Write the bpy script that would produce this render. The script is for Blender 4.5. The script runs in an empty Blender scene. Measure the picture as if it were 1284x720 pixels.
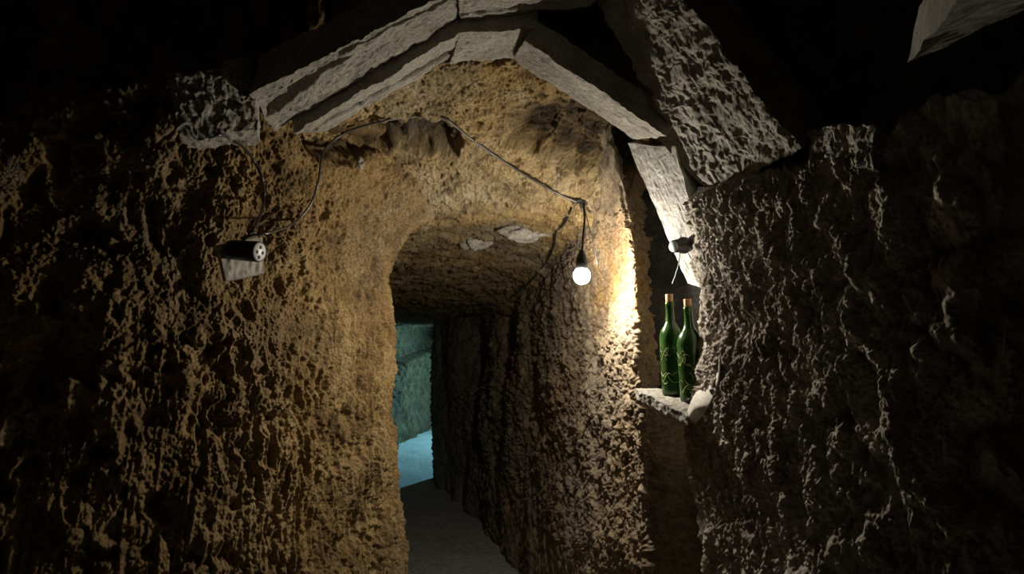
import bpy, math, random
import numpy as np
from mathutils import Vector

S = bpy.context.scene
COL = S.collection
random.seed(4)

# ------------------------------------------------------------------ camera
F = 930.0                                   # focal length in pixels of a 1284 wide frame
EYE = 1.5
PITCH = math.atan(70.0 / F)
cam_data = bpy.data.cameras.new('camera')
cam_data.sensor_width = 36.0
cam_data.lens = 36.0 * F / 1284.0
cam_data.clip_start = 0.02
cam = bpy.data.objects.new('camera', cam_data)
cam.location = (0, 0, EYE)
cam.rotation_euler = (math.pi / 2 + PITCH, 0, 0)
COL.objects.link(cam)
S.camera = cam

def ray(px, py):
    a = (px - 642.0) / F
    b = (360.0 - py) / F
    return np.array((a, math.cos(PITCH) - b * math.sin(PITCH), math.sin(PITCH) + b * math.cos(PITCH)))

def P(px, py, Y):
    d = ray(px, py)
    d = d * (Y / d[1])
    return np.array((d[0], d[1], d[2] + EYE))

# ------------------------------------------------------------------ world, exposure, lamps out of view
w = bpy.data.worlds.new('world')
S.world = w
w.use_nodes = True
w.node_tree.nodes['Background'].inputs[0].default_value = (0.5, 0.6, 0.7, 1)
w.node_tree.nodes['Background'].inputs[1].default_value = 0.0006
S.view_settings.view_transform = 'Standard'
S.view_settings.look = 'None'
S.view_settings.exposure = 0.8
S.cycles.diffuse_bounces = 2
S.view_settings.gamma = 1.0
S.view_settings.use_curve_mapping = False

BULB = P(729.5, 346, 2.62)
BULB_STRENGTH = 640.0
BULB_COLOUR = (1.0, 0.93, 0.80)

ld = bpy.data.lights.new('passage_lamp', 'AREA')      # the cold lamp round the bend of the passage
ld.shape = 'DISK'
ld.size = 0.25
ld.energy = 108
ld.color = (0.26, 0.72, 1.0)
lo = bpy.data.objects.new('passage_lamp', ld)
lo.location = (0.75, 12.2, 1.60)
lo.rotation_euler = (Vector((-1.6, 9.6, 0.5)) - Vector(lo.location)).to_track_quat('-Z', 'Y').to_euler()
COL.objects.link(lo)

# ------------------------------------------------------------------ noise
rng = np.random.RandomState(7)
PERM = rng.permutation(256).astype(np.int64)
PERM = np.concatenate([PERM, PERM, PERM])
GR = rng.normal(size=(256, 3)).astype(np.float32)
GR /= np.linalg.norm(GR, axis=1)[:, None]
JIT = rng.rand(256, 3).astype(np.float32)

def _h(x, y, z):
    return PERM[PERM[PERM[x & 255] + (y & 255)] + (z & 255)]

def pn(p):
    i = np.floor(p).astype(np.int64)
    f = (p - i).astype(np.float32)
    u = f * f * f * (f * (f * 6 - 15) + 10)
    out = 0
    for dx in (0, 1):
        wx = u[:, 0] if dx else 1 - u[:, 0]
        for dy in (0, 1):
            wy = u[:, 1] if dy else 1 - u[:, 1]
            for dz in (0, 1):
                wz = u[:, 2] if dz else 1 - u[:, 2]
                g = GR[_h(i[:, 0] + dx, i[:, 1] + dy, i[:, 2] + dz)]
                d = g[:, 0] * (f[:, 0] - dx) + g[:, 1] * (f[:, 1] - dy) + g[:, 2] * (f[:, 2] - dz)
                out = out + wx * wy * wz * d
    return out * 1.5

def N(p, size, seed=0, stretch=(1, 1, 1), rot=None):
    q = p @ rot if rot is not None else p
    return pn(q / (np.array(stretch, dtype=np.float64) * size) + seed * 17.31)

def fbm(p, size, octs=4, seed=0, stretch=(1, 1, 1), gain=0.5, rot=None):
    s, a, t = 0, 1.0, 0
    for k in range(octs):
        s = s + a * N(p, size / 2.03 ** k, seed + k * 3, stretch, rot)
        t += a
        a *= gain
    return s / t * 1.5

def billow(p, size, octs=3, seed=0, stretch=(1, 1, 1), gain=0.5, rot=None):      # rounded lumps with sharp valleys
    s, a, t = 0, 1.0, 0
    for k in range(octs):
        s = s + a * np.abs(N(p, size / 2.03 ** k, seed + k * 3, stretch, rot))
        t += a
        a *= gain
    return s / t * 2 - 0.45

def worley(p, size, seed=0, stretch=(1, 1, 1)):
    q = p / (np.array(stretch) * size) + seed * 9.7
    i = np.floor(q).astype(np.int64)
    f = q - i
    best = np.full(len(p), 9.0)
    for dx in (-1, 0, 1):
        for dy in (-1, 0, 1):
            for dz in (-1, 0, 1):
                j = JIT[_h(i[:, 0] + dx, i[:, 1] + dy, i[:, 2] + dz)]
                d = (j[:, 0] + dx - f[:, 0]) ** 2 + (j[:, 1] + dy - f[:, 1]) ** 2 + (j[:, 2] + dz - f[:, 2]) ** 2
                best = np.minimum(best, d)
    return np.sqrt(best)

def ss(a, b, x):
    t = np.clip((x - a) / (b - a), 0, 1)
    return t * t * (3 - 2 * t)

# ------------------------------------------------------------------ materials
def nt(name):
    m = bpy.data.materials.new(name)
    m.use_nodes = True
    t = m.node_tree
    return m, t, t.nodes['Principled BSDF']

def rock_mat(name, dark, mid, pale, fine=180.0, bump=0.007, rough=0.92, shade_stain=None, stretch=(1, 1, 1), tint=None):
    m, t, b = nt(name)
    tc = t.nodes.new('ShaderNodeTexCoord')
    mp = t.nodes.new('ShaderNodeMapping')
    mp.inputs['Scale'].default_value = stretch
    t.links.new(tc.outputs['Object'], mp.inputs[0])
    def noise(scale, detail=6, ro=0.6):
        n = t.nodes.new('ShaderNodeTexNoise')
        n.inputs['Scale'].default_value = scale
        n.inputs['Detail'].default_value = detail
        n.inputs['Roughness'].default_value = ro
        t.links.new(mp.outputs[0], n.inputs['Vector'])
        return n
    n1 = noise(7, 8, 0.65)
    r1 = t.nodes.new('ShaderNodeValToRGB')
    e = r1.color_ramp.elements
    e[0].position = 0.33; e[0].color = (*dark, 1)
    e[1].position = 0.72; e[1].color = (*pale, 1)
    k = r1.color_ramp.elements.new(0.5); k.color = (*mid, 1)
    t.links.new(n1.outputs[0], r1.inputs[0])
    n2 = noise(fine * 0.5, 4, 0.7)
    r2 = t.nodes.new('ShaderNodeValToRGB')
    r2.color_ramp.elements[0].position = 0.3; r2.color_ramp.elements[0].color = (0.55, 0.52, 0.5, 1)
    r2.color_ramp.elements[1].position = 0.7; r2.color_ramp.elements[1].color = (1.25, 1.25, 1.25, 1)
    t.links.new(n2.outputs[0], r2.inputs[0])
    mx = t.nodes.new('ShaderNodeMix'); mx.data_type = 'RGBA'; mx.blend_type = 'MULTIPLY'
    mx.inputs[0].default_value = 1.0
    t.links.new(r1.outputs[0], mx.inputs[6]); t.links.new(r2.outputs[0], mx.inputs[7])
    last = mx.outputs[2]
    if tint is not None:
        n3 = noise(2.2, 3, 0.5)
        r3 = t.nodes.new('ShaderNodeValToRGB')
        r3.color_ramp.elements[0].position = 0.42; r3.color_ramp.elements[0].color = (0, 0, 0, 1)
        r3.color_ramp.elements[1].position = 0.62; r3.color_ramp.elements[1].color = (1, 1, 1, 1)
        t.links.new(n3.outputs[0], r3.inputs[0])
        m3 = t.nodes.new('ShaderNodeMix'); m3.data_type = 'RGBA'; m3.blend_type = 'MULTIPLY'
        t.links.new(r3.outputs[0], m3.inputs[0]); t.links.new(last, m3.inputs[6]); m3.inputs[7].default_value = (*tint, 1)
        last = m3.outputs[2]
    if shade_stain is not None:                                   # colour attribute 'stain': shade painted into the recesses, plus darker zones and ochre rock
        at = t.nodes.new('ShaderNodeAttribute'); at.attribute_name = 'shade_stain'
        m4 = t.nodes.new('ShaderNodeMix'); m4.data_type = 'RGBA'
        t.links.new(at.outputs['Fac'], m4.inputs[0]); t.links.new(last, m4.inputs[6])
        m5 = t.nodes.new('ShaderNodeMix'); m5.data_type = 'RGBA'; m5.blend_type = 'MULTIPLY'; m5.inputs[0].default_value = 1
        t.links.new(last, m5.inputs[6]); m5.inputs[7].default_value = (*shade_stain, 1)
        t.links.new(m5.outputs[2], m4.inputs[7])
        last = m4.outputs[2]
    t.links.new(last, b.inputs['Base Color'])
    b.inputs['Roughness'].default_value = rough
    b.inputs['Specular IOR Level'].default_value = 0.2
    nb = noise(fine, 5, 0.7)
    bp = t.nodes.new('ShaderNodeBump')
    bp.inputs['Strength'].default_value = 1.0
    bp.inputs['Distance'].default_value = bump
    t.links.new(nb.outputs[0], bp.inputs['Height'])
    t.links.new(bp.outputs[0], b.inputs['Normal'])
    return m

def plain(name, colour, rough=0.6, var=0.25, scale=40, metal=0.0, bump=0.0003):
    m, t, b = nt(name)
    tc = t.nodes.new('ShaderNodeTexCoord')
    n = t.nodes.new('ShaderNodeTexNoise'); n.inputs['Scale'].default_value = scale; n.inputs['Detail'].default_value = 4
    t.links.new(tc.outputs['Object'], n.inputs['Vector'])
    r = t.nodes.new('ShaderNodeValToRGB')
    r.color_ramp.elements[0].position = 0.3; r.color_ramp.elements[0].color = (*[c * (1 - var) for c in colour], 1)
    r.color_ramp.elements[1].position = 0.7; r.color_ramp.elements[1].color = (*[min(1, c * (1 + var)) for c in colour], 1)
    t.links.new(n.outputs[0], r.inputs[0]); t.links.new(r.outputs[0], b.inputs['Base Color'])
    b.inputs['Roughness'].default_value = rough
    b.inputs['Metallic'].default_value = metal
    bp = t.nodes.new('ShaderNodeBump'); bp.inputs['Distance'].default_value = bump
    t.links.new(n.outputs[0], bp.inputs['Height']); t.links.new(bp.outputs[0], b.inputs['Normal'])
    return m

M = {}
M['ochre'] = rock_mat('ochre_tufa', (0.165, 0.105, 0.046), (0.29, 0.192, 0.08), (0.42, 0.305, 0.145), shade_stain=(0.36, 0.37, 0.40), tint=(0.85, 0.9, 1.1))
M['vault'] = rock_mat('vault_tufa', (0.17, 0.11, 0.05), (0.35, 0.24, 0.10), (0.48, 0.36, 0.19), shade_stain=(0.12, 0.12, 0.16), tint=(0.85, 0.95, 1.25))
M['grey_tufa'] = rock_mat('grey_tufa', (0.24, 0.212, 0.172), (0.38, 0.345, 0.29), (0.50, 0.46, 0.40), tint=(0.9, 0.86, 0.85))
M['passage'] = rock_mat('passage_tufa', (0.16, 0.125, 0.085), (0.26, 0.21, 0.15), (0.38, 0.31, 0.21), shade_stain=(1.25, 0.95, 0.5), tint=(1.0, 0.9, 0.78))
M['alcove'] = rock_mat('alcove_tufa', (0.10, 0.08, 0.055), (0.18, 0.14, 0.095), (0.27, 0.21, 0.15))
M['slab'] = rock_mat('grey_slab_stone', (0.17, 0.155, 0.13), (0.25, 0.235, 0.20), (0.33, 0.31, 0.27), fine=260, bump=0.0012, stretch=(1, 1, 1))
M['pale'] = rock_mat('pale_slab_stone', (0.34, 0.31, 0.27), (0.42, 0.41, 0.38), (0.50, 0.49, 0.45), fine=320, bump=0.0009)
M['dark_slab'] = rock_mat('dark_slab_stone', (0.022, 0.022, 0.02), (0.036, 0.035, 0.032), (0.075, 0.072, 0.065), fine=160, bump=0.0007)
M['chalk'] = rock_mat('chalky_stone', (0.20, 0.17, 0.13), (0.34, 0.31, 0.26), (0.46, 0.43, 0.37), fine=220, bump=0.001)
M['floor'] = rock_mat('trodden_earth', (0.36, 0.34, 0.31), (0.43, 0.41, 0.37), (0.49, 0.47, 0.43), fine=60, bump=0.0012)
M['dark_rock'] = rock_mat('chamber_tufa', (0.10, 0.085, 0.065), (0.16, 0.14, 0.11), (0.22, 0.19, 0.15))
M['black_plastic'] = plain('black_plastic', (0.012, 0.012, 0.012), 0.45, 0.4)
M['cable'] = plain('black_cable', (0.022, 0.021, 0.02), 0.35, 0.4)
M['grey_cable'] = plain('grey_cable', (0.04, 0.039, 0.036), 0.3, 0.3)
M['porcelain'] = plain('pale_ceramic', (0.55, 0.55, 0.52), 0.4, 0.1)
M['cool_face'] = plain('pale_face', (0.55, 0.68, 0.68), 0.4, 0.1)
M['wood'] = plain('grey_weathered_wood', (0.36, 0.33, 0.28), 0.85, 0.35, 60)
M['cork'] = plain('cork', (0.50, 0.30, 0.17), 0.9, 0.35, 260)
M['web'] = plain('dusty_web', (0.40, 0.37, 0.32), 1.0, 0.2, 120)
M['web_dark'] = plain('old_web', (0.28, 0.26, 0.23), 1.0, 0.2, 120)
M['web_bottle'] = plain('bottle_web', (0.55, 0.55, 0.28), 0.9, 0.2, 120)

def glass_mat():
    m, t, b = nt('dusty_green_glass')
    tc = t.nodes.new('ShaderNodeTexCoord')
    n = t.nodes.new('ShaderNodeTexNoise'); n.inputs['Scale'].default_value = 38; n.inputs['Detail'].default_value = 6
    t.links.new(tc.outputs['Object'], n.inputs['Vector'])
    r = t.nodes.new('ShaderNodeValToRGB')
    r.color_ramp.elements[0].position = 0.35; r.color_ramp.elements[0].color = (0.03, 0.12, 0.022, 1)
    r.color_ramp.elements[1].position = 0.75; r.color_ramp.elements[1].color = (0.14, 0.27, 0.07, 1)
    t.links.new(n.outputs[0], r.inputs[0]); t.links.new(r.outputs[0], b.inputs['Base Color'])
    b.inputs['Transmission Weight'].default_value = 0.72
    b.inputs['Roughness'].default_value = 0.16
    b.inputs['IOR'].default_value = 1.5
    return m
M['glass'] = glass_mat()

def bulb_mat():
    m, t, b = nt('lit_bulb')
    e = t.nodes.new('ShaderNodeEmission')
    e.inputs[0].default_value = (*BULB_COLOUR, 1); e.inputs[1].default_value = BULB_STRENGTH
    t.links.new(e.outputs[0], t.nodes['Material Output'].inputs[0])
    return m
M['bulb'] = bulb_mat()

# ------------------------------------------------------------------ object helpers
def link(name, me, mat, parent=None, **props):
    o = bpy.data.objects.new(name, me)
    COL.objects.link(o)
    if mat is not None:
        me.materials.append(mat)
    if parent is not None:
        o.parent = parent
        o.matrix_parent_inverse = parent.matrix_world.inverted()
    for k, v in props.items():
        o[k] = v
    return o

def empty(name, loc, label, cat, group=None):
    o = bpy.data.objects.new(name, None)
    o.location = Vector([float(c) for c in loc])
    o.empty_display_size = 0.05
    COL.objects.link(o)
    o['label'] = label; o['category'] = cat; o['kind'] = 'thing'
    if group: o['group'] = group
    bpy.context.view_layer.update()
    return o

def quad_mesh(name, verts, quads, smooth=True, shade_stain=None):
    me = bpy.data.meshes.new(name)
    verts = np.ascontiguousarray(verts, dtype=np.float32); quads = np.ascontiguousarray(quads, dtype=np.int32)
    me.vertices.add(len(verts)); me.vertices.foreach_set('co', verts.ravel())
    me.loops.add(quads.size); me.loops.foreach_set('vertex_index', quads.ravel())
    me.polygons.add(len(quads))
    me.polygons.foreach_set('loop_start', np.arange(0, quads.size, 4, dtype=np.int32))
    me.polygons.foreach_set('loop_total', np.full(len(quads), 4, dtype=np.int32))
    me.polygons.foreach_set('use_smooth', np.full(len(quads), smooth))
    me.update(calc_edges=True)
    if shade_stain is not None:
        a = me.attributes.new('shade_stain', 'FLOAT', 'POINT')
        a.data.foreach_set('value', np.ascontiguousarray(shade_stain, dtype=np.float32))
    return me

def grid_quads(nu, nv, flip=False):
    idx = np.arange(nu * nv).reshape(nu, nv)
    a, b, c, d = idx[:-1, :-1], idx[1:, :-1], idx[1:, 1:], idx[:-1, 1:]
    q = np.stack([a, b, c, d] if not flip else [a, d, c, b], -1).reshape(-1, 4)
    return q

def cr(C, t):                                   # Catmull-Rom along axis 0
    n = len(C)
    i = np.clip(np.floor(t).astype(int), 0, n - 2)
    f = (t - i).reshape((-1,) + (1,) * (C.ndim - 1))
    p1, p2 = C[i], C[i + 1]
    p0 = np.where((i > 0).reshape(f.shape), C[np.maximum(i - 1, 0)], 2 * p1 - p2)
    p3 = np.where((i < n - 2).reshape(f.shape), C[np.minimum(i + 2, n - 1)], 2 * p2 - p1)
    return 0.5 * (2 * p1 + (p2 - p0) * f + (2 * p0 - 5 * p1 + 4 * p2 - p3) * f ** 2 + (3 * p1 - p0 - 3 * p2 + p3) * f ** 3)

def counts(cs):                                 # cs[i] samples in segment i
    t = [np.linspace(i, i + 1, c, endpoint=False) for i, c in enumerate(cs)]
    return np.concatenate(t + [[len(cs)]])

def surface(name, C, cu, cv, toward, dispf, mat, shade_stainf=None, kind='structure'):
    C = np.array(C, dtype=np.float64)
    u, v = counts(cu), counts(cv)
    G = cr(C, u)
    G = np.swapaxes(cr(np.swapaxes(G, 0, 1), v), 0, 1)
    nu, nv = G.shape[:2]
    du = np.gradient(G, axis=0); dv = np.gradient(G, axis=1)
    n = np.cross(du, dv)
    n /= np.maximum(np.linalg.norm(n, axis=2, keepdims=True), 1e-9)
    mid = G[nu // 2, nv // 2]
    flip = np.dot(n[nu // 2, nv // 2], np.array(toward) - mid) < 0
    if flip: n = -n
    p = G.reshape(-1, 3); nn = n.reshape(-1, 3)
    d = dispf(p, nn)
    if d.ndim == 1: d = nn * d[:, None]
    q = p + d
    st = shade_stainf(p) if shade_stainf else None
    me = quad_mesh(name, q, grid_quads(nu, nv, flip), True, st)
    return link(name, me, mat, kind=kind)

def rotm(ax, deg):
    a = math.radians(deg); c, s = math.cos(a), math.sin(a)
    return np.array({'x': [[1, 0, 0], [0, c, -s], [0, s, c]], 'y': [[c, 0, s], [0, 1, 0], [-s, 0, c]], 'z': [[c, -s, 0], [s, c, 0], [0, 0, 1]]}[ax], dtype=np.float64)

def blob(p, centre, radii):
    d = (p - np.array(centre)) / np.array(radii)
    return np.exp(-(d ** 2).sum(1))

# ------------------------------------------------------------------ STRUCTURE
CHANNEL = [P(x, y, Y) for x, y, Y in ((412, 178, 2.50), (440, 168, 2.56), (470, 163, 2.62), (500, 163, 2.66), (528, 165, 2.70), (552, 170, 2.74))]
CHANNEL = list(cr(np.array(CHANNEL), counts([4] * 5)))
HOLLOW = [(P(672, 160, 2.68), (0.11, 0.3, 0.08)), (P(718, 178, 2.70), (0.17, 0.3, 0.14)), (P(765, 195, 2.66), (0.12, 0.3, 0.12))]
def channel(p):
    s = 0
    for c in CHANNEL: s = np.maximum(s, blob(p, c, (0.075, 0.22, 0.048)))
    return s
def hollow(p):
    s = 0
    for c, r in HOLLOW: s = np.maximum(s, blob(p, c, r))
    return s
# ---- left wall: chamber side, round the mouth of the passage, then far along the bend
BOARD = P(303, 326, 2.27)
plan_left = [(-1.7, -1.2), (-1.75, 0.6), (-1.75, 1.6), (-1.62, 2.02), (-1.04, 2.30), (-0.78, 2.54), (-0.62, 2.83), (-0.515, 3.13),
             (-0.66, 3.55), (-1.25, 5.5), (-1.66, 8.2), (-1.75, 10.3), (-1.36, 13.4), (-1.1, 14.8)]
rows_z = [-0.1, 0.6, 1.2, 1.62, 1.88, 2.06, 2.3, 2.8]
C = []
for i, (x, y) in enumerate(plan_left):
    col = []
    for z in rows_z:
        ox = oy = 0.0
        if i == 7:
            ox = {0: 0.10, 1: 0.065, 2: 0.02, 3: 0.0, 4: 0.035, 5: 0.16, 6: 0.22, 7: 0.05}[rows_z.index(z)]
        if i == 6:
            ox = {0: 0.05, 1: 0.03, 2: 0.01, 3: 0.0, 4: 0.02, 5: 0.08, 6: 0.13, 7: 0.03}[rows_z.index(z)]
        if i in (4, 5):
            ox = {5: 0.02, 6: 0.07, 7: 0.1}.get(rows_z.index(z), 0)
            oy = {5: -0.05, 6: -0.12, 7: -0.15}.get(rows_z.index(z), 0)
        if i in (8, 9) and z > 1.9: ox = 0.1
        col.append((x + ox, y + oy, z))
    C.append(col)

def disp_left(p, n):
    X, Y, Z = p[:, 0], p[:, 1], p[:, 2]
    near = ss(-0.70, -1.05, X) * ss(3.3, 2.9, Y)
    far = ss(4.0, 6.5, Y)
    wp = p + 0.03 * np.stack([N(p, 0.08, 2), N(p, 0.08, 3), N(p, 0.08, 4)], 1) + 0.012 * np.stack([N(p, 0.03, 6), N(p, 0.03, 7), N(p, 0.03, 8)], 1)
    d = 0.045 * fbm(p, 0.42, 2, 1) + (0.010 + 0.03 * near) * fbm(p, 0.17, 3, 5, (1, 1, 1.5))
    cav = fbm(wp, 0.15, 4, 11, (1, 1, 1.6), 0.55)
    d = d - (0.022 + 0.030 * near) * ss(0.10, 0.55, cav)
    w1 = worley(wp, 0.085, 3, (1, 1, 1.5))
    d = d - (0.020 + 0.012 * near) * ss(0.46, 0.18, w1) * ss(-0.35, 0.1, N(p, 0.2, 22))
    w2 = worley(wp, 0.034, 5, (1, 1, 1.6))
    d = d - (0.011 + 0.005 * near) * ss(0.55, 0.15, w2) * ss(-0.3, 0.2, N(p, 0.13, 21))
    g = N(p, 0.026, 31, (1, 1, 9), rotm('y', 4))
    d = d + 0.019 * ss(1.75, 1.2, Z) * (1 - 0.4 * near) * (0.3 - np.abs(g)) * 2
    d = d + 0.010 * fbm(p, 0.05, 3, 12, (1, 1, 1.7)) + 0.009 * billow(p, 0.020, 2, 17, (1, 1, 1.4)) + 0.004 * fbm(p, 0.008, 1, 19)
    d = d - 0.09 * ss(0.2, 0.75, channel(p) + 0.25 * N(p, 0.05, 57)) * ss(3.4, 3.1, Y)
    # recess where the socket board hangs
    bl = blob(p, BOARD, (0.10, 0.14, 0.09))
    d = d * (1 - 0.85 * np.clip(bl * 1.5, 0, 1)) - 0.02 * bl
    # far wall: a rising ledge with the upper rock set back
    zl = 1.5 - 0.39 + (Y - 10.3) * 0.083
    d = d - far * 0.22 * ss(-0.03, 0.04, Z - zl + 0.03 * N(p, 0.3, 44))
    d = d + far * (0.10 * billow(p, 0.22, 3, 8, (1, 1, 2.0), 0.6, rotm('x', 25)))
    return d
def shade_stain_left(p):
    a = ss(-0.75, -1.15, p[:, 0]) * 0.35  # greyer and darker towards the left
    return np.clip(a + 0.9 * ss(4.0, 6.5, p[:, 1]) + 0.5 * ss(2.1, 2.3, p[:, 2]) + 0.8 * ss(0.2, 0.8, channel(p)), 0, 1)  # channel shade painted in; darker far along and near the top
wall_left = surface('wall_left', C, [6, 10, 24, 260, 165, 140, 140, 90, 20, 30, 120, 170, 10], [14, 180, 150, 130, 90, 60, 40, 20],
                    (0, 1, 1.4), disp_left, M['ochre'], shade_stain_left)

# ---- right wall: the rough pillar in front of the niche, towards the camera
plan_right = [(1.55, -1.2), (1.5, 0.5), (1.15, 1.33), (0.895, 1.52), (0.712, 1.86), (0.608, 2.27), (0.66, 2.42), (0.9, 2.75)]
rz = [-0.1, 0.55, 1.1, 1.5, 1.80, 1.94, 2.0]
C = []
for i, (x, y) in enumerate(plan_right):
    col = []
    for k, z in enumerate(rz):
        ox = oy = 0.0; zz = z
        if i in (5, 6):
            ox = {0: 0.05, 1: 0.03, 2: -0.045, 3: -0.012, 4: -0.03, 5: -0.055, 6: 0.02}[k]
        if i == 4:
            ox = {5: 0.02, 6: 0.14}.get(k, 0)
        if i <= 3 and k >= 4:
            zz = {4: 1.82, 5: 1.99, 6: 2.06}[k]
            if i <= 3: ox = {4: 0.0, 5: 0.03, 6: 0.30}[k]
        col.append((x + ox, y + oy, zz))
    C.append(col)
def disp_right(p, n):
    X, Y, Z = p[:, 0], p[:, 1], p[:, 2]
    near = ss(2.0, 1.55, Y)
    r = rotm('y', -8)
    d = 0.022 * fbm(p, 0.36, 2, 61)
    d = d + (0.014 + 0.050 * near) * billow(p, 0.115, 2, 63, (1, 1, 1.5), 0.45, r)
    d = d + (0.019 + 0.007 * near) * billow(p, 0.044, 2, 66, (1, 1, 2.0), 0.5, r)
    d = d + 0.009 * billow(p, 0.019, 2, 69, (1, 1, 1.3)) + 0.003 * fbm(p, 0.008, 1, 73)
    return d
wall_right = surface('wall_right', C, [6, 14, 110, 230, 230, 30, 14], [12, 200, 190, 150, 70, 40], (0, 1, 1.4), disp_right, M['grey_tufa'])

# ---- right-hand wall of the passage, from the niche jamb to the bend
plan_pass = [(0.74, 2.92), (0.50, 2.78), (0.445, 2.68), (0.405, 2.86), (0.32, 3.35), (0.09, 4.8), (-0.32, 6.5), (-0.84, 8.2), (-0.70, 8.7), (0.5, 9.6), (1.8, 10.2)]
zz_ = [-0.1, 0.5, 1.0, 1.4, 1.75, 2.0, 2.3]
C = []
for i, (x, y) in enumerate(plan_pass):
    col = []
    for k, z in enumerate(zz_):
        ox = {0: 0.0, 1: 0.0, 5: -0.02, 6: -0.05}.get(k, 0)
        if i <= 3: ox = {0: 0.06, 1: 0.05, 2: 0.02, 3: 0.005, 5: -0.03, 6: -0.09}.get(k, 0)
        col.append((x + ox, y, z))
    C.append(col)
def disp_pass(p, n):
    X, Y, Z = p[:, 0], p[:, 1], p[:, 2]
    r = rotm('x', 33)
    amp = 1 + 0.6 * ss(3.2, 5.5, Y)
    p0 = p
    p = p + 0.012 * np.stack([N(p, 0.05, 77), N(p, 0.05, 78), N(p, 0.05, 79)], 1)
    d = 0.03 * fbm(p, 0.42, 2, 81) + 0.05 * ss(3.6, 5.2, Y) * fbm(p, 0.5, 2, 83, (1, 1, 2.5))
    d = d + amp * 0.019 * billow(p, 0.040, 2, 85, (1, 1, 1.5), 0.5, r) + 0.016 * fbm(p, 0.11, 2, 87, (1, 1, 1.5))
    d = d + 0.009 * billow(p, 0.018, 2, 91, (1, 1, 1.4), 0.5, r) + 0.003 * fbm(p, 0.008, 1, 93)
    # an upright hollow high up near the bend
    d = d - 0.16 * blob(p, (-0.02, 5.5, 1.62), (0.5, 0.22, 0.30)) - 0.16 * blob(p, (-0.35, 6.6, 1.5), (0.6, 0.3, 0.5))
    return d
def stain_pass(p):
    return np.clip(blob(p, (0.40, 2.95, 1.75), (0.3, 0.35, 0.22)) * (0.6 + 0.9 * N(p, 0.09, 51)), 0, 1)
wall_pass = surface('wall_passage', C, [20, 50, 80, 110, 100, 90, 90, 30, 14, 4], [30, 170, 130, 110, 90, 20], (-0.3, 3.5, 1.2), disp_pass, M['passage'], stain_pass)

# ---- alcove behind the niche
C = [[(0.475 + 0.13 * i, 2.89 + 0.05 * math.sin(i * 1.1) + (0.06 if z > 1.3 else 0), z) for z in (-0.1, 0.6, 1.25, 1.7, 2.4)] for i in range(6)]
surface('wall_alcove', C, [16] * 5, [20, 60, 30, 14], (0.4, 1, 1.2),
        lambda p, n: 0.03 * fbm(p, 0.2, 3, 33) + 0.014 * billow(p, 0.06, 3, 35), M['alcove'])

# ---- ceiling: steep ochre vault over the mouth, then the low roof of the passage
rowsC = [
    (2.50, [(230, -60), (450, -80), (560, -90), (645, -90), (720, -90), (795, -60), (960, -60)]),
    (2.51, [(360, 135), (450, 96), (560, 66), (645, 62), (720, 105), (790, 158), (885, 195)]),
    (2.63, [(385, 180), (460, 140), (560, 112), (640, 105), (712, 140), (770, 180), (805, 205)]),
    (2.78, [(405, 220), (478, 178), (560, 160), (640, 155), (705, 185), (750, 220), (788, 250)]),
    (2.98, [(430, 275), (500, 225), (570, 216), (640, 212), (700, 232), (748, 258), (790, 300)]),
    (3.18, [(450, 340), (505, 285), (570, 268), (640, 262), (692, 270), (737, 288), (780, 330)]),
    (3.62, [(384, 330), (470, 307), (540, 298), (600, 296), (650, 298), (692, 308), (740, 345)]),
    (4.5, [(353, 365), (430, 353), (500, 350), (560, 350), (610, 350), (660, 354), (704, 385)]),
    (6.0, [(363, 395), (430, 389), (490, 388), (530, 388), (570, 388), (610, 391), (642, 405)]),
    (8.5, [(400, 410), (450, 407), (490, 407), (530, 407), (570, 407), (620, 407), (675, 408)]),
    (11.5, [(420, 410), (470, 409), (520, 409), (570, 409), (620, 409), (680, 409), (760, 409)]),
    (14.8, [(440, 410), (490, 410), (540, 410), (590, 410), (640, 410), (700, 410), (780, 410)]),
]
C = [[P(a, b, Y) for a, b in pts] for Y, pts in rowsC]
def disp_ceil(p, n):
    X, Y, Z = p[:, 0], p[:, 1], p[:, 2]
    front = ss(3.25, 3.0, Y)
    d = 0.022 * fbm(p, 0.28, 2, 101) + 0.012 * fbm(p, 0.09, 3, 103)
    d = d + 0.017 * billow(p, 0.045, 2, 106, (1.4, 0.8, 0.8)) + 0.009 * billow(p, 0.018, 2, 109) + 0.003 * fbm(p, 0.008, 1, 110)
    w = worley(p + 0.015 * N(p, 0.04, 115)[:, None], 0.06, 7)
    d = d - 0.018 * ss(0.5, 0.2, w) * ss(-0.1, 0.3, N(p, 0.16, 116))
    d = d + 0.030 * ss(2.98, 3.06, Y) * ss(3.22, 3.12, Y) * (0.3 + billow(p, 0.10, 2, 117))
    d = d - (1 - front) * 0.022 * np.abs(N(p, 0.09, 111, (2.2, 1, 1))) * 2
    # cut channel along which the cable runs, and the hollow above the lamp
    d = d - 0.11 * ss(0.2, 0.75, channel(p) + 0.25 * N(p, 0.05, 57)) - 0.10 * ss(0.15, 0.8, hollow(p) + 0.25 * N(p, 0.06, 58))
    return d
def shade_stain_ceil(p):
    s = 0.9 * ss(0.2, 0.8, hollow(p)) + 0.9 * ss(0.2, 0.8, channel(p)) + 0.12 * ss(3.10, 3.35, p[:, 1])  # shade painted into channel and hollow; passage roof slightly darkened
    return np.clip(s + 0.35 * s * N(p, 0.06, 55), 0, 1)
ceiling = surface('ceiling', C, [6, 50, 60, 80, 60, 50, 60, 60, 40, 16, 6], [70, 80, 80, 80, 80, 50], (0, 2.7, 1.2), disp_ceil, M['vault'], shade_stain_ceil)

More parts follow.
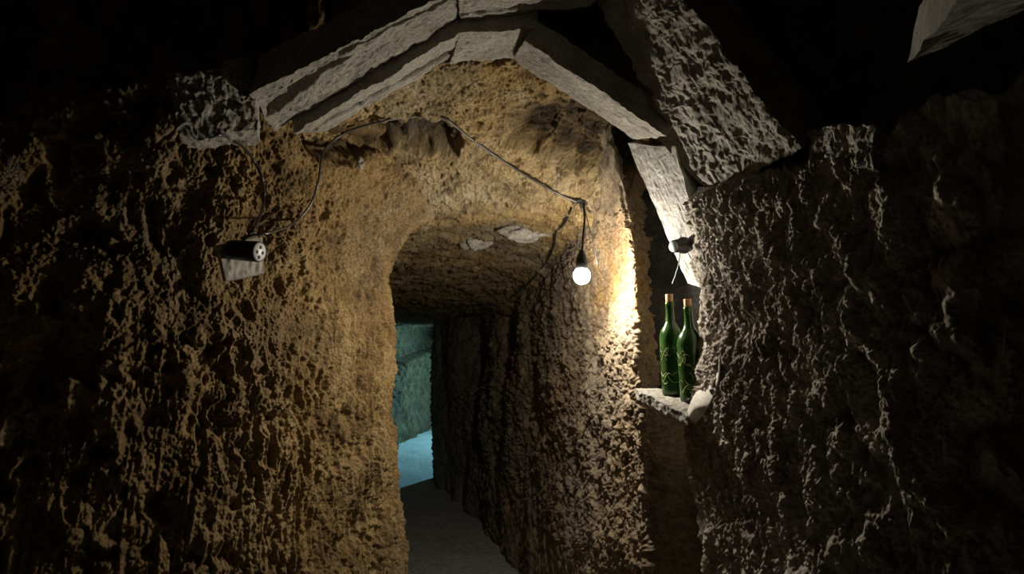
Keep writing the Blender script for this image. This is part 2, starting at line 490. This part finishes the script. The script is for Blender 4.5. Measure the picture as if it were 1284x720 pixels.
# ---- infill rock behind and above the gable of slabs
C = [[(x, y, z) for z in (lo_, lo_ + 0.2, 2.65, 2.95)] for x, y, lo_ in ((0.0, 2.44, 2.52), (0.22, 2.44, 2.37), (0.45, 2.44, 2.22), (0.66, 2.36, 1.98), (0.88, 2.12, 1.95), (1.35, 1.80, 1.9), (1.9, 1.5, 1.9))]
surface('wall_gable', C, [20] * 6, [30, 16, 10], (0, 0, 2), lambda p, n: 0.02 * fbm(p, 0.15, 3, 121), M['dark_rock'])
# ---- chamber vault, back wall and floor
C = [[(x, y, 2.62 + 0.25 * math.cos(x * 0.9) - 0.12 * (y > 1.9)) for y in (-1.3, -0.2, 0.8, 1.7, 2.6)] for x in (-1.9, -1.1, -0.3, 0.5, 1.2, 1.95)]
surface('ceiling_chamber', C, [20] * 5, [14] * 4, (0, 0, 1), lambda p, n: 0.05 * fbm(p, 0.3, 4, 131), M['dark_rock'])
C = [[(x, -1.15, z) for z in (-0.1, 1, 2, 3.0)] for x in (-1.8, -0.6, 0.6, 1.8)]
surface('wall_back', C, [14] * 3, [14] * 3, (0, 0, 1.4), lambda p, n: 0.05 * fbm(p, 0.3, 4, 141), M['dark_rock'])
C = [[(x, y, 0.0) for y in (-1.3, 1, 3, 4.5, 6.5, 9, 12, 15)] for x in (-2.2, -1.2, -0.4, 0.3, 1.0, 2.0)]
def disp_floor(p, n):
    return 0.012 * fbm(p, 0.5, 3, 151) + 0.003 * fbm(p, 0.07, 2, 153)
surface('floor', C, [24] * 5, [10, 20, 50, 60, 60, 40, 20], (0, 3, 2), disp_floor, M['floor'])
C = [[(x, y, z) for z in (1.7, 2.2, 2.8, 3.0)] for x, y in ((1.9, -1.3), (1.95, 0.3), (1.9, 1.6), (1.8, 2.5))]
surface('wall_chamber', C, [14] * 3, [8] * 3, (0, 0, 1.4), lambda p, n: 0.05 * fbm(p, 0.3, 3, 181), M['dark_rock'])
C = [[(x, 14.6, z) for z in (-0.1, 1, 2)] for x in (-2.2, 0, 2.4)]
surface('wall_far', C, [10] * 2, [10] * 2, (0, 10, 1), lambda p, n: 0.05 * fbm(p, 0.3, 3, 161), M['passage'])
C = [[(x, y, z) for z in (-0.1, 1, 2)] for x, y in ((1.75, 9.9), (1.8, 12), (1.7, 14.8))]
surface('wall_bend', C, [10] * 2, [10] * 2, (0, 12, 1), lambda p, n: 0.05 * fbm(p, 0.3, 3, 171), M['passage'])

# ------------------------------------------------------------------ slabs
def slab(name, under, up, mat, label, cat='slab', group=None, res=(120, 30, 10), amp=0.006, rough=0.004, grain=None, seed=0, lump=0.0, cracks=(), parent=None, lumpsize=0.05, grain_depth=0.0035):
    """under: four corners of the face we see (a-b along the length, d-c the other edge); up: vector to the hidden face."""
    a, b, c, d = [np.array(k, dtype=np.float64) for k in under]
    up = np.array(up, dtype=np.float64)
    nu, nv, nw = res
    def tri(u, v, w_):
        u, v, w_ = u[:, None], v[:, None], w_[:, None]
        return (a * (1 - u) + b * u) * (1 - v) + (d * (1 - u) + c * u) * v + up * w_
    V, Q, off = [], [], 0
    nrm = np.cross(b - a, d - a); nrm /= np.linalg.norm(nrm)
    if nrm @ up > 0: nrm = -nrm
    def face(n1, n2, fn, sgn, shown):
        nonlocal off
        g1, g2 = np.meshgrid(np.linspace(0, 1, n1), np.linspace(0, 1, n2), indexing='ij')
        g1, g2 = g1.ravel(), g2.ravel()
        u, v, w_ = fn(g1, g2)
        p = tri(u, v, w_)
        q = p.copy()
        for ax in range(3):
            q[:, ax] += amp * 1.6 * fbm(p, 0.09, 2, seed + ax * 5) + rough * fbm(p, 0.022, 2, seed + 20 + ax * 5)
        if shown:
            edge = np.minimum.reduce([u, 1 - u, v, 1 - v]) 
            edge = ss(0, 0.06, edge)
            dd = np.zeros(len(p))
            if grain is not None:
                gd = np.array(grain); gd = gd / np.linalg.norm(gd)
                al = p @ gd
                pp = p - np.outer(al, gd) + np.outer(al * 0.08, gd)
                dd += grain_depth * fbm(pp, 0.012, 3, seed + 3) * edge
            if lump: dd += lump * (fbm(p, lumpsize, 4, seed + 9) - 0.8 * ss(0.35, 0.1, worley(p, lumpsize * 0.8, seed % 50))) * edge
            for (u0, v0, u1, v1, wd, dp) in cracks:
                t_ = np.clip(((u - u0) * (u1 - u0) + (v - v0) * (v1 - v0)) / ((u1 - u0) ** 2 + (v1 - v0) ** 2), 0, 1)
                dist = np.abs(v - (v0 + t_ * (v1 - v0)) + 0.05 * N(p, 0.04, seed + 40)) + np.abs(u - (u0 + t_ * (u1 - u0)))
                dd -= dp * ss(wd, wd * 0.4, dist)
            q = q + nrm * dd[:, None]
        V.append(q)
        quad = grid_quads(n1, n2) + off
        Q.append(quad if sgn else quad[:, ::-1]); off += n1 * n2
    z0 = lambda x: np.zeros_like(x); o1 = lambda x: np.ones_like(x)
    fl = np.dot(np.cross(b - a, d - a), -up) > 0
    face(nu, nv, lambda s, t: (s, t, z0(s)), fl, True)
    face(max(nu // 3, 4), max(nv // 3, 4), lambda s, t: (s, t, o1(s)), not fl, False)
    face(nu, nw, lambda s, t: (s, z0(s), t), not fl, False)
    face(nu, nw, lambda s, t: (s, o1(s), t), fl, False)
    face(nv, nw, lambda s, t: (z0(s), s, t), fl, False)
    face(nv, nw, lambda s, t: (o1(s), s, t), not fl, False)
    Vc = np.concatenate(V)
    base = np.zeros(3) if parent is not None else Vc.mean(0)
    me = quad_mesh(name, Vc - base, np.concatenate(Q))
    if parent is not None:
        return link(name, me, mat, parent)
    o = link(name, me, mat)
    o.location = base
    o['label'] = label; o['category'] = cat; o['kind'] = 'thing'
    if group: o['group'] = group
    return o

GY0, GY1, GY2 = 1.97, 2.25, 2.49
G_IN, G_OUT = 'slabs of the inner gable', 'slabs of the outer gable'
a, b = P(345, 164, GY1), P(573, 25, GY1)
slab('rafter_slab', (P(312, 117, GY0), P(566, -10, GY0 + .03), b, a), (0.03, 0.0, 0.11), M['slab'],
     'long grey stone rafter slab of the outer gable rising from the dark stone block', group=G_OUT, res=(320, 110, 10), grain=b - a, seed=201, amp=0.004, rough=0.005, lump=0.0022, lumpsize=0.02,
     cracks=((-0.05, 0.55, 0.36, 0.30, 0.14, 0.05), (0.45, 0.10, 1.0, 0.16, 0.05, 0.02)))
slab('ridge_slab', (P(573, -22, GY0 + .02), P(775, -45, GY0 + .02), P(741, 8, GY1), P(576, 25, GY1)), (0, 0, 0.10), M['slab'],
     'short grey ridge slab at the top edge of the outer gable', group=G_OUT, res=(160, 80, 10), grain=(1, 0, 0), seed=221, amp=0.005, rough=0.004, cracks=((0.0, 0.85, 0.8, 0.8, 0.05, 0.015),))
a, b = P(405, 166, GY2), P(563, 74, GY2)
slab('rafter_slab', (P(368, 167, GY1), P(578, 40, GY1), b, a), (-0.02, 0, 0.09), M['slab'],
     'narrow cracked grey rafter slab below the long outer rafter slab', group=G_IN, res=(280, 60, 10), grain=b - a, seed=241, amp=0.005, rough=0.004,
     cracks=((-0.05, 0.50, 0.93, 0.66, 0.16, 0.05),))
slab('ridge_slab', (P(575, 41, GY1), P(673, 36, GY1), P(643, 73, GY2), P(564, 81, GY2)), (0, 0, 0.09), M['slab'],
     'small grey ridge slab between the two inner rafter slabs', group=G_IN, res=(120, 70, 10), grain=(1, 0.1, 0), seed=261, amp=0.005, rough=0.004)
a, b = P(641, 74, GY2), P(795, 174, GY2)
slab('rafter_slab', (P(659, 51, GY1), P(838, 171, GY1), b, a), (0.03, 0.0, 0.07), M['slab'],
     'pale grey grained rafter slab sloping down to the right above the bulb', group=G_IN, res=(260, 80, 10), grain=b - a, seed=281, amp=0.004, rough=0.003, lump=0.002)
# big rough slab on the right of the outer gable
A, B_, C_ = P(745, 2, 2.25), P(890, 237, 2.22), P(1006, 190, 1.85)
nrm = np.cross(B_ - A, C_ - A)
dr = ray(842, -20); D_ = dr * ((nrm @ (A - np.array((0, 0, EYE)))) / (nrm @ dr)) + np.array((0, 0, EYE))
A2 = A + (A - B_) * 0.12; 
slab('leaning_slab', (A2, B_, C_, D_), (0.13, 0.15, 0.13), M['slab'],
     'large pitted rough slab leaning on the right above the pale slab', group=G_OUT, res=(220, 170, 12), seed=301, amp=0.009, rough=0.006, lump=0.0045, lumpsize=0.028)
# pale smooth slab roofing the niche
slab('leaning_slab', (P(787, 180, 2.58), P(862, 356, 2.46), P(893, 364, 2.36), P(846, 184, 2.42)), (0.05, 0.06, 0.03), M['pale'],
     'smooth pale slab leaning over the bottle niche with the black socket on it', res=(200, 90, 8), grain=(0.5, -0.3, -1), seed=321, grain_depth=0.0014, amp=0.0025, rough=0.0014, lump=0.0012, lumpsize=0.02)
# dark slab closing the niche behind the bottles
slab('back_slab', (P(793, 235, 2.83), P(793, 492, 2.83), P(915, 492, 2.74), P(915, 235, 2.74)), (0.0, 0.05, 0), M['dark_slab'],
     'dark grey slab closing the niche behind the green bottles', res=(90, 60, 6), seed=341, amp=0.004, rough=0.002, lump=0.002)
# shelf
slab('shelf_slab', (P(796, 487, 2.56), P(801, 491, 2.46), P(863, 521, 2.21), P(907, 490, 2.55)), (0, 0, -0.028), M['slab'],
     'thin grey stone shelf slab under the two green bottles', 'shelf', res=(50, 90, 14), seed=361, amp=0.003, rough=0.004, lump=0.002)
# blocks lying on the wall tops
slab('stone_block', (P(212, 100, 1.82), P(318, 70, 2.02), P(322, 163, 2.00), P(225, 172, 1.80)), (-0.06, 0.2, 0.02), M['slab'],
     'dark rough stone block on the wall at the foot of the outer rafter slab', 'stone', res=(130, 110, 10), seed=381, amp=0.007, rough=0.006, lump=0.006, lumpsize=0.03)
slab('stone_block', (P(1011, 160, 1.86), P(1094, 156, 1.62), P(1096, 212, 1.62), P(1012, 209, 1.86)), (0.08, 0.05, 0.0), M['slab'],
     'small upright jagged stone on the wall top beside the large rough slab', 'stone', res=(100, 70, 8), seed=401, amp=0.008, rough=0.006, lump=0.006, grain=(0.2, 0, 1), lumpsize=0.025)
slab('roof_slab', (P(1138, 80, 1.32), P(1208, -8, 0.88), P(1480, -60, 0.86), P(1420, -52, 1.28)), (0.02, -0.01, 0.10), M['slab'],  # outline follows a lit wedge: the light is put into the slab's shape
     'smooth roof slab shaped like a wedge of light high in the dark at the upper right', 'slab', res=(90, 60, 6), seed=421, amp=0.003, rough=0.0015)

# ------------------------------------------------------------------ small mesh helpers
def tube(name, pts, r, mat, parent=None, seg=8, smooth_n=6, taper=None):
    pts = np.array(pts, dtype=np.float64)
    if smooth_n > 1:
        pts = cr(pts, counts([smooth_n] * (len(pts) - 1)))
    n = len(pts)
    tg = np.gradient(pts, axis=0); tg /= np.maximum(np.linalg.norm(tg, axis=1)[:, None], 1e-9)
    up = np.array((0.13, 0.31, 0.94)); V = []
    for i in range(n):
        s = np.cross(tg[i], up); s /= np.linalg.norm(s); t2 = np.cross(s, tg[i])
        rr = r if taper is None else r * taper[min(i * len(taper) // n, len(taper) - 1)]
        for k in range(seg):
            a_ = 2 * math.pi * k / seg
            V.append(pts[i] + rr * (math.cos(a_) * s + math.sin(a_) * t2))
    Q = [(i * seg + k, i * seg + (k + 1) % seg, (i + 1) * seg + (k + 1) % seg, (i + 1) * seg + k) for i in range(n - 1) for k in range(seg)]
    base = np.zeros(3) if parent is not None else pts[0]
    me = quad_mesh(name, np.array(V) - base, np.array(Q))
    o = link(name, me, mat, parent)
    if parent is None: o.location = base
    return o

def tubes(name, lines, r, mat, parent=None, seg=4):
    V, Q, off = [], [], 0
    for pts in lines:
        pts = np.array(pts, dtype=np.float64); n = len(pts)
        tg = np.gradient(pts, axis=0); tg /= np.maximum(np.linalg.norm(tg, axis=1)[:, None], 1e-9)
        for i in range(n):
            s = np.cross(tg[i], (0.13, 0.31, 0.94)); s /= np.linalg.norm(s); t2 = np.cross(s, tg[i])
            for k in range(seg):
                a_ = 2 * math.pi * k / seg
                V.append(pts[i] + r * (math.cos(a_) * s + math.sin(a_) * t2))
        Q += [(off + i * seg + k, off + i * seg + (k + 1) % seg, off + (i + 1) * seg + (k + 1) % seg, off + (i + 1) * seg + k) for i in range(n - 1) for k in range(seg)]
        off += n * seg
    V = np.array(V); base = np.zeros(3) if parent is not None else V.mean(0)
    o = link(name, quad_mesh(name, V - base, np.array(Q)), mat, parent)
    if parent is None: o.location = base
    return o

def lathe(name, prof, mat, origin, axis=(0, 0, 1), parent=None, seg=40, flat=False):
    ax = np.array(axis, dtype=np.float64); ax /= np.linalg.norm(ax)
    s = np.cross(ax, (0.0, 1.0, 0.02)); s /= np.linalg.norm(s); t2 = np.cross(ax, s)
    V = [np.array(origin) + ax * h + r * (math.cos(2 * math.pi * k / seg) * s + math.sin(2 * math.pi * k / seg) * t2) for r, h in prof for k in range(seg)]
    n = len(prof)
    Q = [(i * seg + k, i * seg + (k + 1) % seg, (i + 1) * seg + (k + 1) % seg, (i + 1) * seg + k) for i in range(n - 1) for k in range(seg)]
    return link(name, quad_mesh(name, np.array(V), np.array(Q), not flat), mat, parent)

bpy.context.view_layer.update()
dg = bpy.context.evaluated_depsgraph_get()
def on(px, py, off=0.01, lo=1.0):               # the point of the rock seen along that line of sight, lifted off its surface
    d = Vector(ray(px, py)).normalized()
    hit, loc, nrm_, _, _, _ = S.ray_cast(dg, Vector((0, 0, EYE)) + d * lo, d)
    p = np.array(loc) if hit else P(px, py, 2.5)
    return p - np.array(d) * off

# ------------------------------------------------------------------ pendant bulb
e = empty('pendant_lamp', P(733, 262, 2.64), 'lit bare bulb hanging on a black cord from the vault', 'lamp')
top = P(732, 256, 2.66); sk = P(729.5, 322, 2.62)
tube('cord', [top, P(733, 275, 2.63), P(731, 300, 2.62), sk], 0.0042, M['cable'], e)
bz = BULB
lathe('socket', [(0.0, 0.092), (0.007, 0.092), (0.010, 0.082), (0.017, 0.068), (0.020, 0.060), (0.022, 0.030), (0.0225, 0.022), (0.018, 0.022), (0.0, 0.022)], M['black_plastic'], bz, (0, 0, 1), e)
lathe('bulb', [(0.0, -0.030), (0.010, -0.0284), (0.020, -0.0225), (0.027, -0.013), (0.030, 0.0), (0.028, 0.011), (0.022, 0.0205), (0.018, 0.026)], M['bulb'], bz, (0, 0, 1), e, 32)
# the knot of tape and wires where the cord is fixed
kn = []
kc = on(730, 255, 0.012)
for k in range(9):
    a_ = k * 2.4
    kn.append([kc + np.array((0.004, 0, 0.006)), kc + 0.022 * np.array((math.cos(a_), -0.3, 0.6 * math.sin(a_))), kc + (0.034 + 0.014 * (k % 3)) * np.array((math.cos(a_ + 0.5), 0.1, 0.75 * math.sin(a_ + 0.5)))])
tubes('wire_knot', [cr(np.array(l), counts([4, 4])) for l in kn], 0.0035, M['cable'], e, 5)
tube('loose_wire', [P(733, 262, 2.66), P(739, 285, 2.66), P(745, 308, 2.67), P(749, 332, 2.68)], 0.0016, M['cable'], e)

# ------------------------------------------------------------------ cables
def cable(name, pxs, r, mat, label, off=0.012):
    pts = [np.array(q) if len(q) == 3 and not isinstance(q[0], int) else on(q[0], q[1], q[2] if len(q) > 2 else off) for q in pxs]
    o = tube(name, pts, r, mat, None, 8, 8)
    o['label'] = label; o['category'] = 'cable'
    return o
kn0 = P(311, 297, 2.21)
cable('electric_cable', [(262, 172), (278, 169), (296, 177, .03), (315, 196, .04), (329, 224, .05), (331, 252, .05), tuple(P(322, 280, 2.20)), tuple(P(312, 295, 2.16)), tuple(P(304, 302, 2.16))], 0.0048, M['cable'],
      'black cable looping down from the stone block to the wall socket')
cable('electric_cable', [tuple(P(303, 299, 2.15)), tuple(P(318, 295, 2.15)), tuple(P(342, 291, 2.21)), (368, 280, .04), (389, 257, .03), (399, 228, .02), (403, 200), (411, 183), (438, 164), (480, 152), (525, 146), (556, 148), (590, 174), (640, 208), (690, 238), (728, 256)], 0.0040, M['grey_cable'],
      'long cable from the wall socket along the vault to the bulb cord')
cable('electric_cable', [(716, 262), (712, 272), (706, 282), (697, 292), (693, 312), (680, 335), (660, 358), (640, 374), (615, 392), (590, 402)], 0.0055, M['cable'],
      'dark cable running into the passage along the corner of roof and wall', 0.02)

# ------------------------------------------------------------------ wall socket on its board
bl_ = [P(273, 307, 2.15), P(284, 352, 2.15), P(332, 342, 2.25), P(329, 297, 2.25)]
nb = np.cross(bl_[1] - bl_[0], bl_[3] - bl_[0]); nb /= np.linalg.norm(nb)
if nb[1] > 0: nb = -nb
e = empty('wall_socket', np.mean(bl_, 0), 'black round socket with pale holed face on a wooden board on the brown wall', 'socket')
slab('board', bl_, -nb * 0.022, M['wood'], '', res=(30, 30, 5), amp=0.0006, rough=0.0004, grain=(0.2, 0.1, 1), seed=441, parent=e)
fc = P(326, 316, 2.12); bc = P(288, 313, 2.16)
ax = fc - bc; L = np.linalg.norm(ax); ax = ax / L
bc2 = bc
lathe('socket_body', [(0.0, -0.01), (0.020, -0.01), (0.028, 0.004), (0.0295, 0.02), (0.0295, L * 0.55), (0.030, L * 0.6), (0.030, L - 0.004), (0.0285, L), (0.0265, L), (0.0265, L - 0.004), (0, L - 0.004)], M['black_plastic'], bc2, ax, e)
face = lathe('socket_face', [(0.0, L + 0.0005), (0.024, L + 0.0005), (0.0262, L - 0.0015), (0.0262, L - 0.006)], M['porcelain'], bc2, ax, e)
s_ = np.cross(ax, (0, 0, 1.0)); s_ /= np.linalg.norm(s_); t_ = np.cross(s_, ax)
for (dx, dz) in ((0, 0.013), (0.012, -0.001), (-0.011, -0.002), (0.002, -0.0155)):
    h = lathe('socket_hole', [(0.0, 0.0012), (0.0052, 0.0012), (0.0052, -0.002)], M['black_plastic'], bc2 + ax * L + s_ * dx + t_ * dz, ax, face, 16)

# ------------------------------------------------------------------ black socket on the pale slab
e = empty('lamp_socket', P(856, 307, 2.40), 'unlit black socket with two wires on the smooth pale slab', 'socket')
c0 = P(863, 307, 2.42); c1 = P(845, 309, 2.37)
ax = c1 - c0; L = np.linalg.norm(ax); ax /= L
lathe('socket_body', [(0.0, -0.004), (0.018, -0.004), (0.024, 0.004), (0.025, 0.018), (0.0275, 0.020), (0.0275, 0.030), (0.023, 0.032), (0.0205, L), (0.018, L + 0.002), (0.0, L + 0.002)], M['black_plastic'], c0, ax, e)
lathe('socket_face', [(0.0, L + 0.004), (0.016, L + 0.004), (0.0185, L + 0.001), (0.0185, L - 0.002)], M['cool_face'], c0, ax, e)
tube('wire', [P(853, 316, 2.40), P(851, 330, 2.40), P(848, 342, 2.42), P(843, 356, 2.44)], 0.0016, M['cable'], e)
tube('wire', [P(862, 316, 2.40), P(868, 328, 2.39), P(875, 344, 2.37), P(883, 360, 2.35)], 0.0022, M['cable'], e)

# ------------------------------------------------------------------ bottles
def bottle(px_top, py_top, px_b, py_b, Y, rad, label):
    b0, t0 = P(px_b, py_b, Y), P(px_top, py_top, Y)
    hit, loc, _, _, ob, _ = S.ray_cast(dg, Vector((b0[0], b0[1], b0[2] + 0.08)), Vector((0, 0, -1)), distance=0.2)
    if hit: b0[2] = loc.z + 0.001                            # stands on the shelf
    H = np.linalg.norm(t0 - b0); axv = (t0 - b0) / H
    e = empty('bottle', b0, label, 'bottle', 'bottles in the niche')
    g = H * 0.925
    k = g / 0.31; r = rad
    out = [(0.0, 0.012 * k), (r * 0.55, 0.006), (r * 0.82, 0.0), (r * 0.97, 0.004), (r, 0.014), (r, 0.188 * k), (r * 0.97, 0.200 * k), (r * 0.84, 0.215 * k), (r * 0.62, 0.229 * k),
           (r * 0.43, 0.241 * k), (0.0150, 0.256 * k), (0.0138, 0.275 * k), (0.0136, 0.296 * k), (0.0150, 0.297 * k), (0.0152, 0.304 * k), (0.0140, g)]
    inn = [(max(a_ - 0.0035, 0.0), h + (0.004 if h < 0.02 else 0)) for a_, h in reversed(out)]
    lathe('glass', out + inn, M['glass'], b0, axv, e, 48)
    lathe('cork', [(0.0, g - 0.018), (0.0098, g - 0.018), (0.0105, g), (0.0122, g + 0.003), (0.0128, H - 0.002), (0.012, H), (0.0, H)], M['cork'], b0, axv, e, 24)
    rr = random.Random(int(px_b)); lines = []
    s = np.cross(axv, (0, 1, 0)); s /= np.linalg.norm(s); f = np.cross(s, axv); f = f if f[1] < 0 else -f
    for j in range(26):
        a0 = rr.uniform(-1.35, 1.2); h0 = rr.choice((rr.uniform(0.03, 0.08), rr.uniform(0.10, 0.185), rr.uniform(0.12, 0.17))) * k
        am = rr.uniform(0.25, 0.9); dh = rr.uniform(-0.03, 0.03); bow = rr.uniform(-0.02, 0.02)
        lines.append([b0 + axv * (h0 + dh * q + bow * math.sin(q * 3.14)) + (r + 0.0008) * (math.sin(a0 + am * q) * s + math.cos(a0 + am * q) * f) for q in np.linspace(0, 1, 9)])
    tubes('cobweb', lines, 0.0005, M['web_bottle'], e, 3)['kind'] = 'stuff'
    return e
bottle(839, 369, 845, 490, 2.46, 0.0385, 'slimmer corked green bottle farther back on the stone shelf')
bottle(862, 375, 870, 500, 2.37, 0.0425, 'corked green bottle in front on the shelf beside the dusty web')

# ------------------------------------------------------------------ dusty web at the end of the shelf
row_a = [on(902, 446, 0.01), on(901, 474, 0.012), on(891, 505, 0.014), on(872, 533, 0.016)]
row_b = [P(896, 456, 2.27), P(888, 480, 2.26), P(877, 502, 2.25), P(865, 525, 2.21)]
row_c = [P(893, 462, 2.36), P(881, 480, 2.34), P(869, 498, 2.29), P(862, 515, 2.24)]
Cw = np.array([row_a, row_b, row_c])
Gw = cr(Cw, counts([10, 10])); Gw = np.swapaxes(cr(np.swapaxes(Gw, 0, 1), counts([14] * 3)), 0, 1)
nw_ = Gw.shape
me = quad_mesh('cobweb', (Gw.reshape(-1, 3) - Cw[0, 0]), grid_quads(nw_[0], nw_[1]))
o = link('cobweb', me, M['web']); o.location = Cw[0, 0]
sm = o.modifiers.new('thick', 'SOLIDIFY'); sm.thickness = 0.004
o['label'] = 'smooth dusty funnel of web at the right end of the stone shelf'; o['category'] = 'cobweb'

# ------------------------------------------------------------------ chalky stones in the roof edge
def stone(name, px, py, off, size, seed, mat, label, squash=(1, 1, 1)):
    c = on(px, py, off)
    nu, nv = 40, 24
    th, ph = np.meshgrid(np.linspace(0, 2 * math.pi, nu), np.linspace(0.02, math.pi - 0.02, nv), indexing='ij')
    d = np.stack([np.cos(th) * np.sin(ph), np.sin(th) * np.sin(ph), np.cos(ph)], -1).reshape(-1, 3)
    p = d * np.array(squash) * size
    p = p * (1 + 0.6 * fbm(d, 0.9, 3, seed))[:, None] + d * (0.006 * fbm(p, 0.02, 3, seed + 5))[:, None]
    me = quad_mesh(name, p, grid_quads(nu, nv, True))
    o = link(name, me, mat, ceiling); o.location = c
    o['label'] = label
    return o
stone('bedded_stone', 596, 302, -0.014, 0.070, 501, M['chalk'], 'pale rounded stone bedded in the roof left of the cable', (1.0, 0.6, 0.7))
stone('bedded_stone', 662, 290, -0.020, 0.095, 511, M['chalk'], 'long pale stone bedded in the roof edge left of the bulb', (1.35, 0.5, 0.42))
stone('bedded_stone', 452, 204, -0.006, 0.020, 521, M['chalk'], 'small white flake under the long cable on the vault', (0.8, 0.5, 1.1))

# ------------------------------------------------------------------ hanging webs
def web(px, py, scale, n, seed, label, off=0.04):
    c = on(px, py, off); rr = random.Random(seed); lines = []
    for _ in range(n):
        a0, r0 = rr.uniform(0, 6.28), rr.uniform(0.5, 1.0) * scale
        q0 = c + r0 * np.array((0.5 * math.cos(a0), 0.3 * math.sin(a0), math.sin(a0)))
        a1 = a0 + rr.uniform(1.2, 2.8)
        q1 = c + r0 * np.array((0.5 * math.cos(a1), 0.2, math.sin(a1)))
        mid = (q0 + q1) / 2 + np.array((rr.uniform(-.3, .3), 0.05, rr.uniform(-.6, .1))) * scale * 0.6
        lines.append(cr(np.array([q0, mid, q1]), counts([6, 6])))
    o = tubes('cobweb', lines, 0.0014, M['web_dark'], None, 4); o['kind'] = 'stuff'
    o['label'] = label; o['category'] = 'cobweb'
web(10, 218, 0.075, 9, 3, 'tangled web strands on the left wall at the photo edge')
o = tube('root', [on(1261, 412, 0.02), on(1259, 428, 0.025), on(1256, 448, 0.02)], 0.0012, M['web'], None, 5, 5)
o['label'] = 'thin pale root hanging on the dark right wall'; o['category'] = 'root'
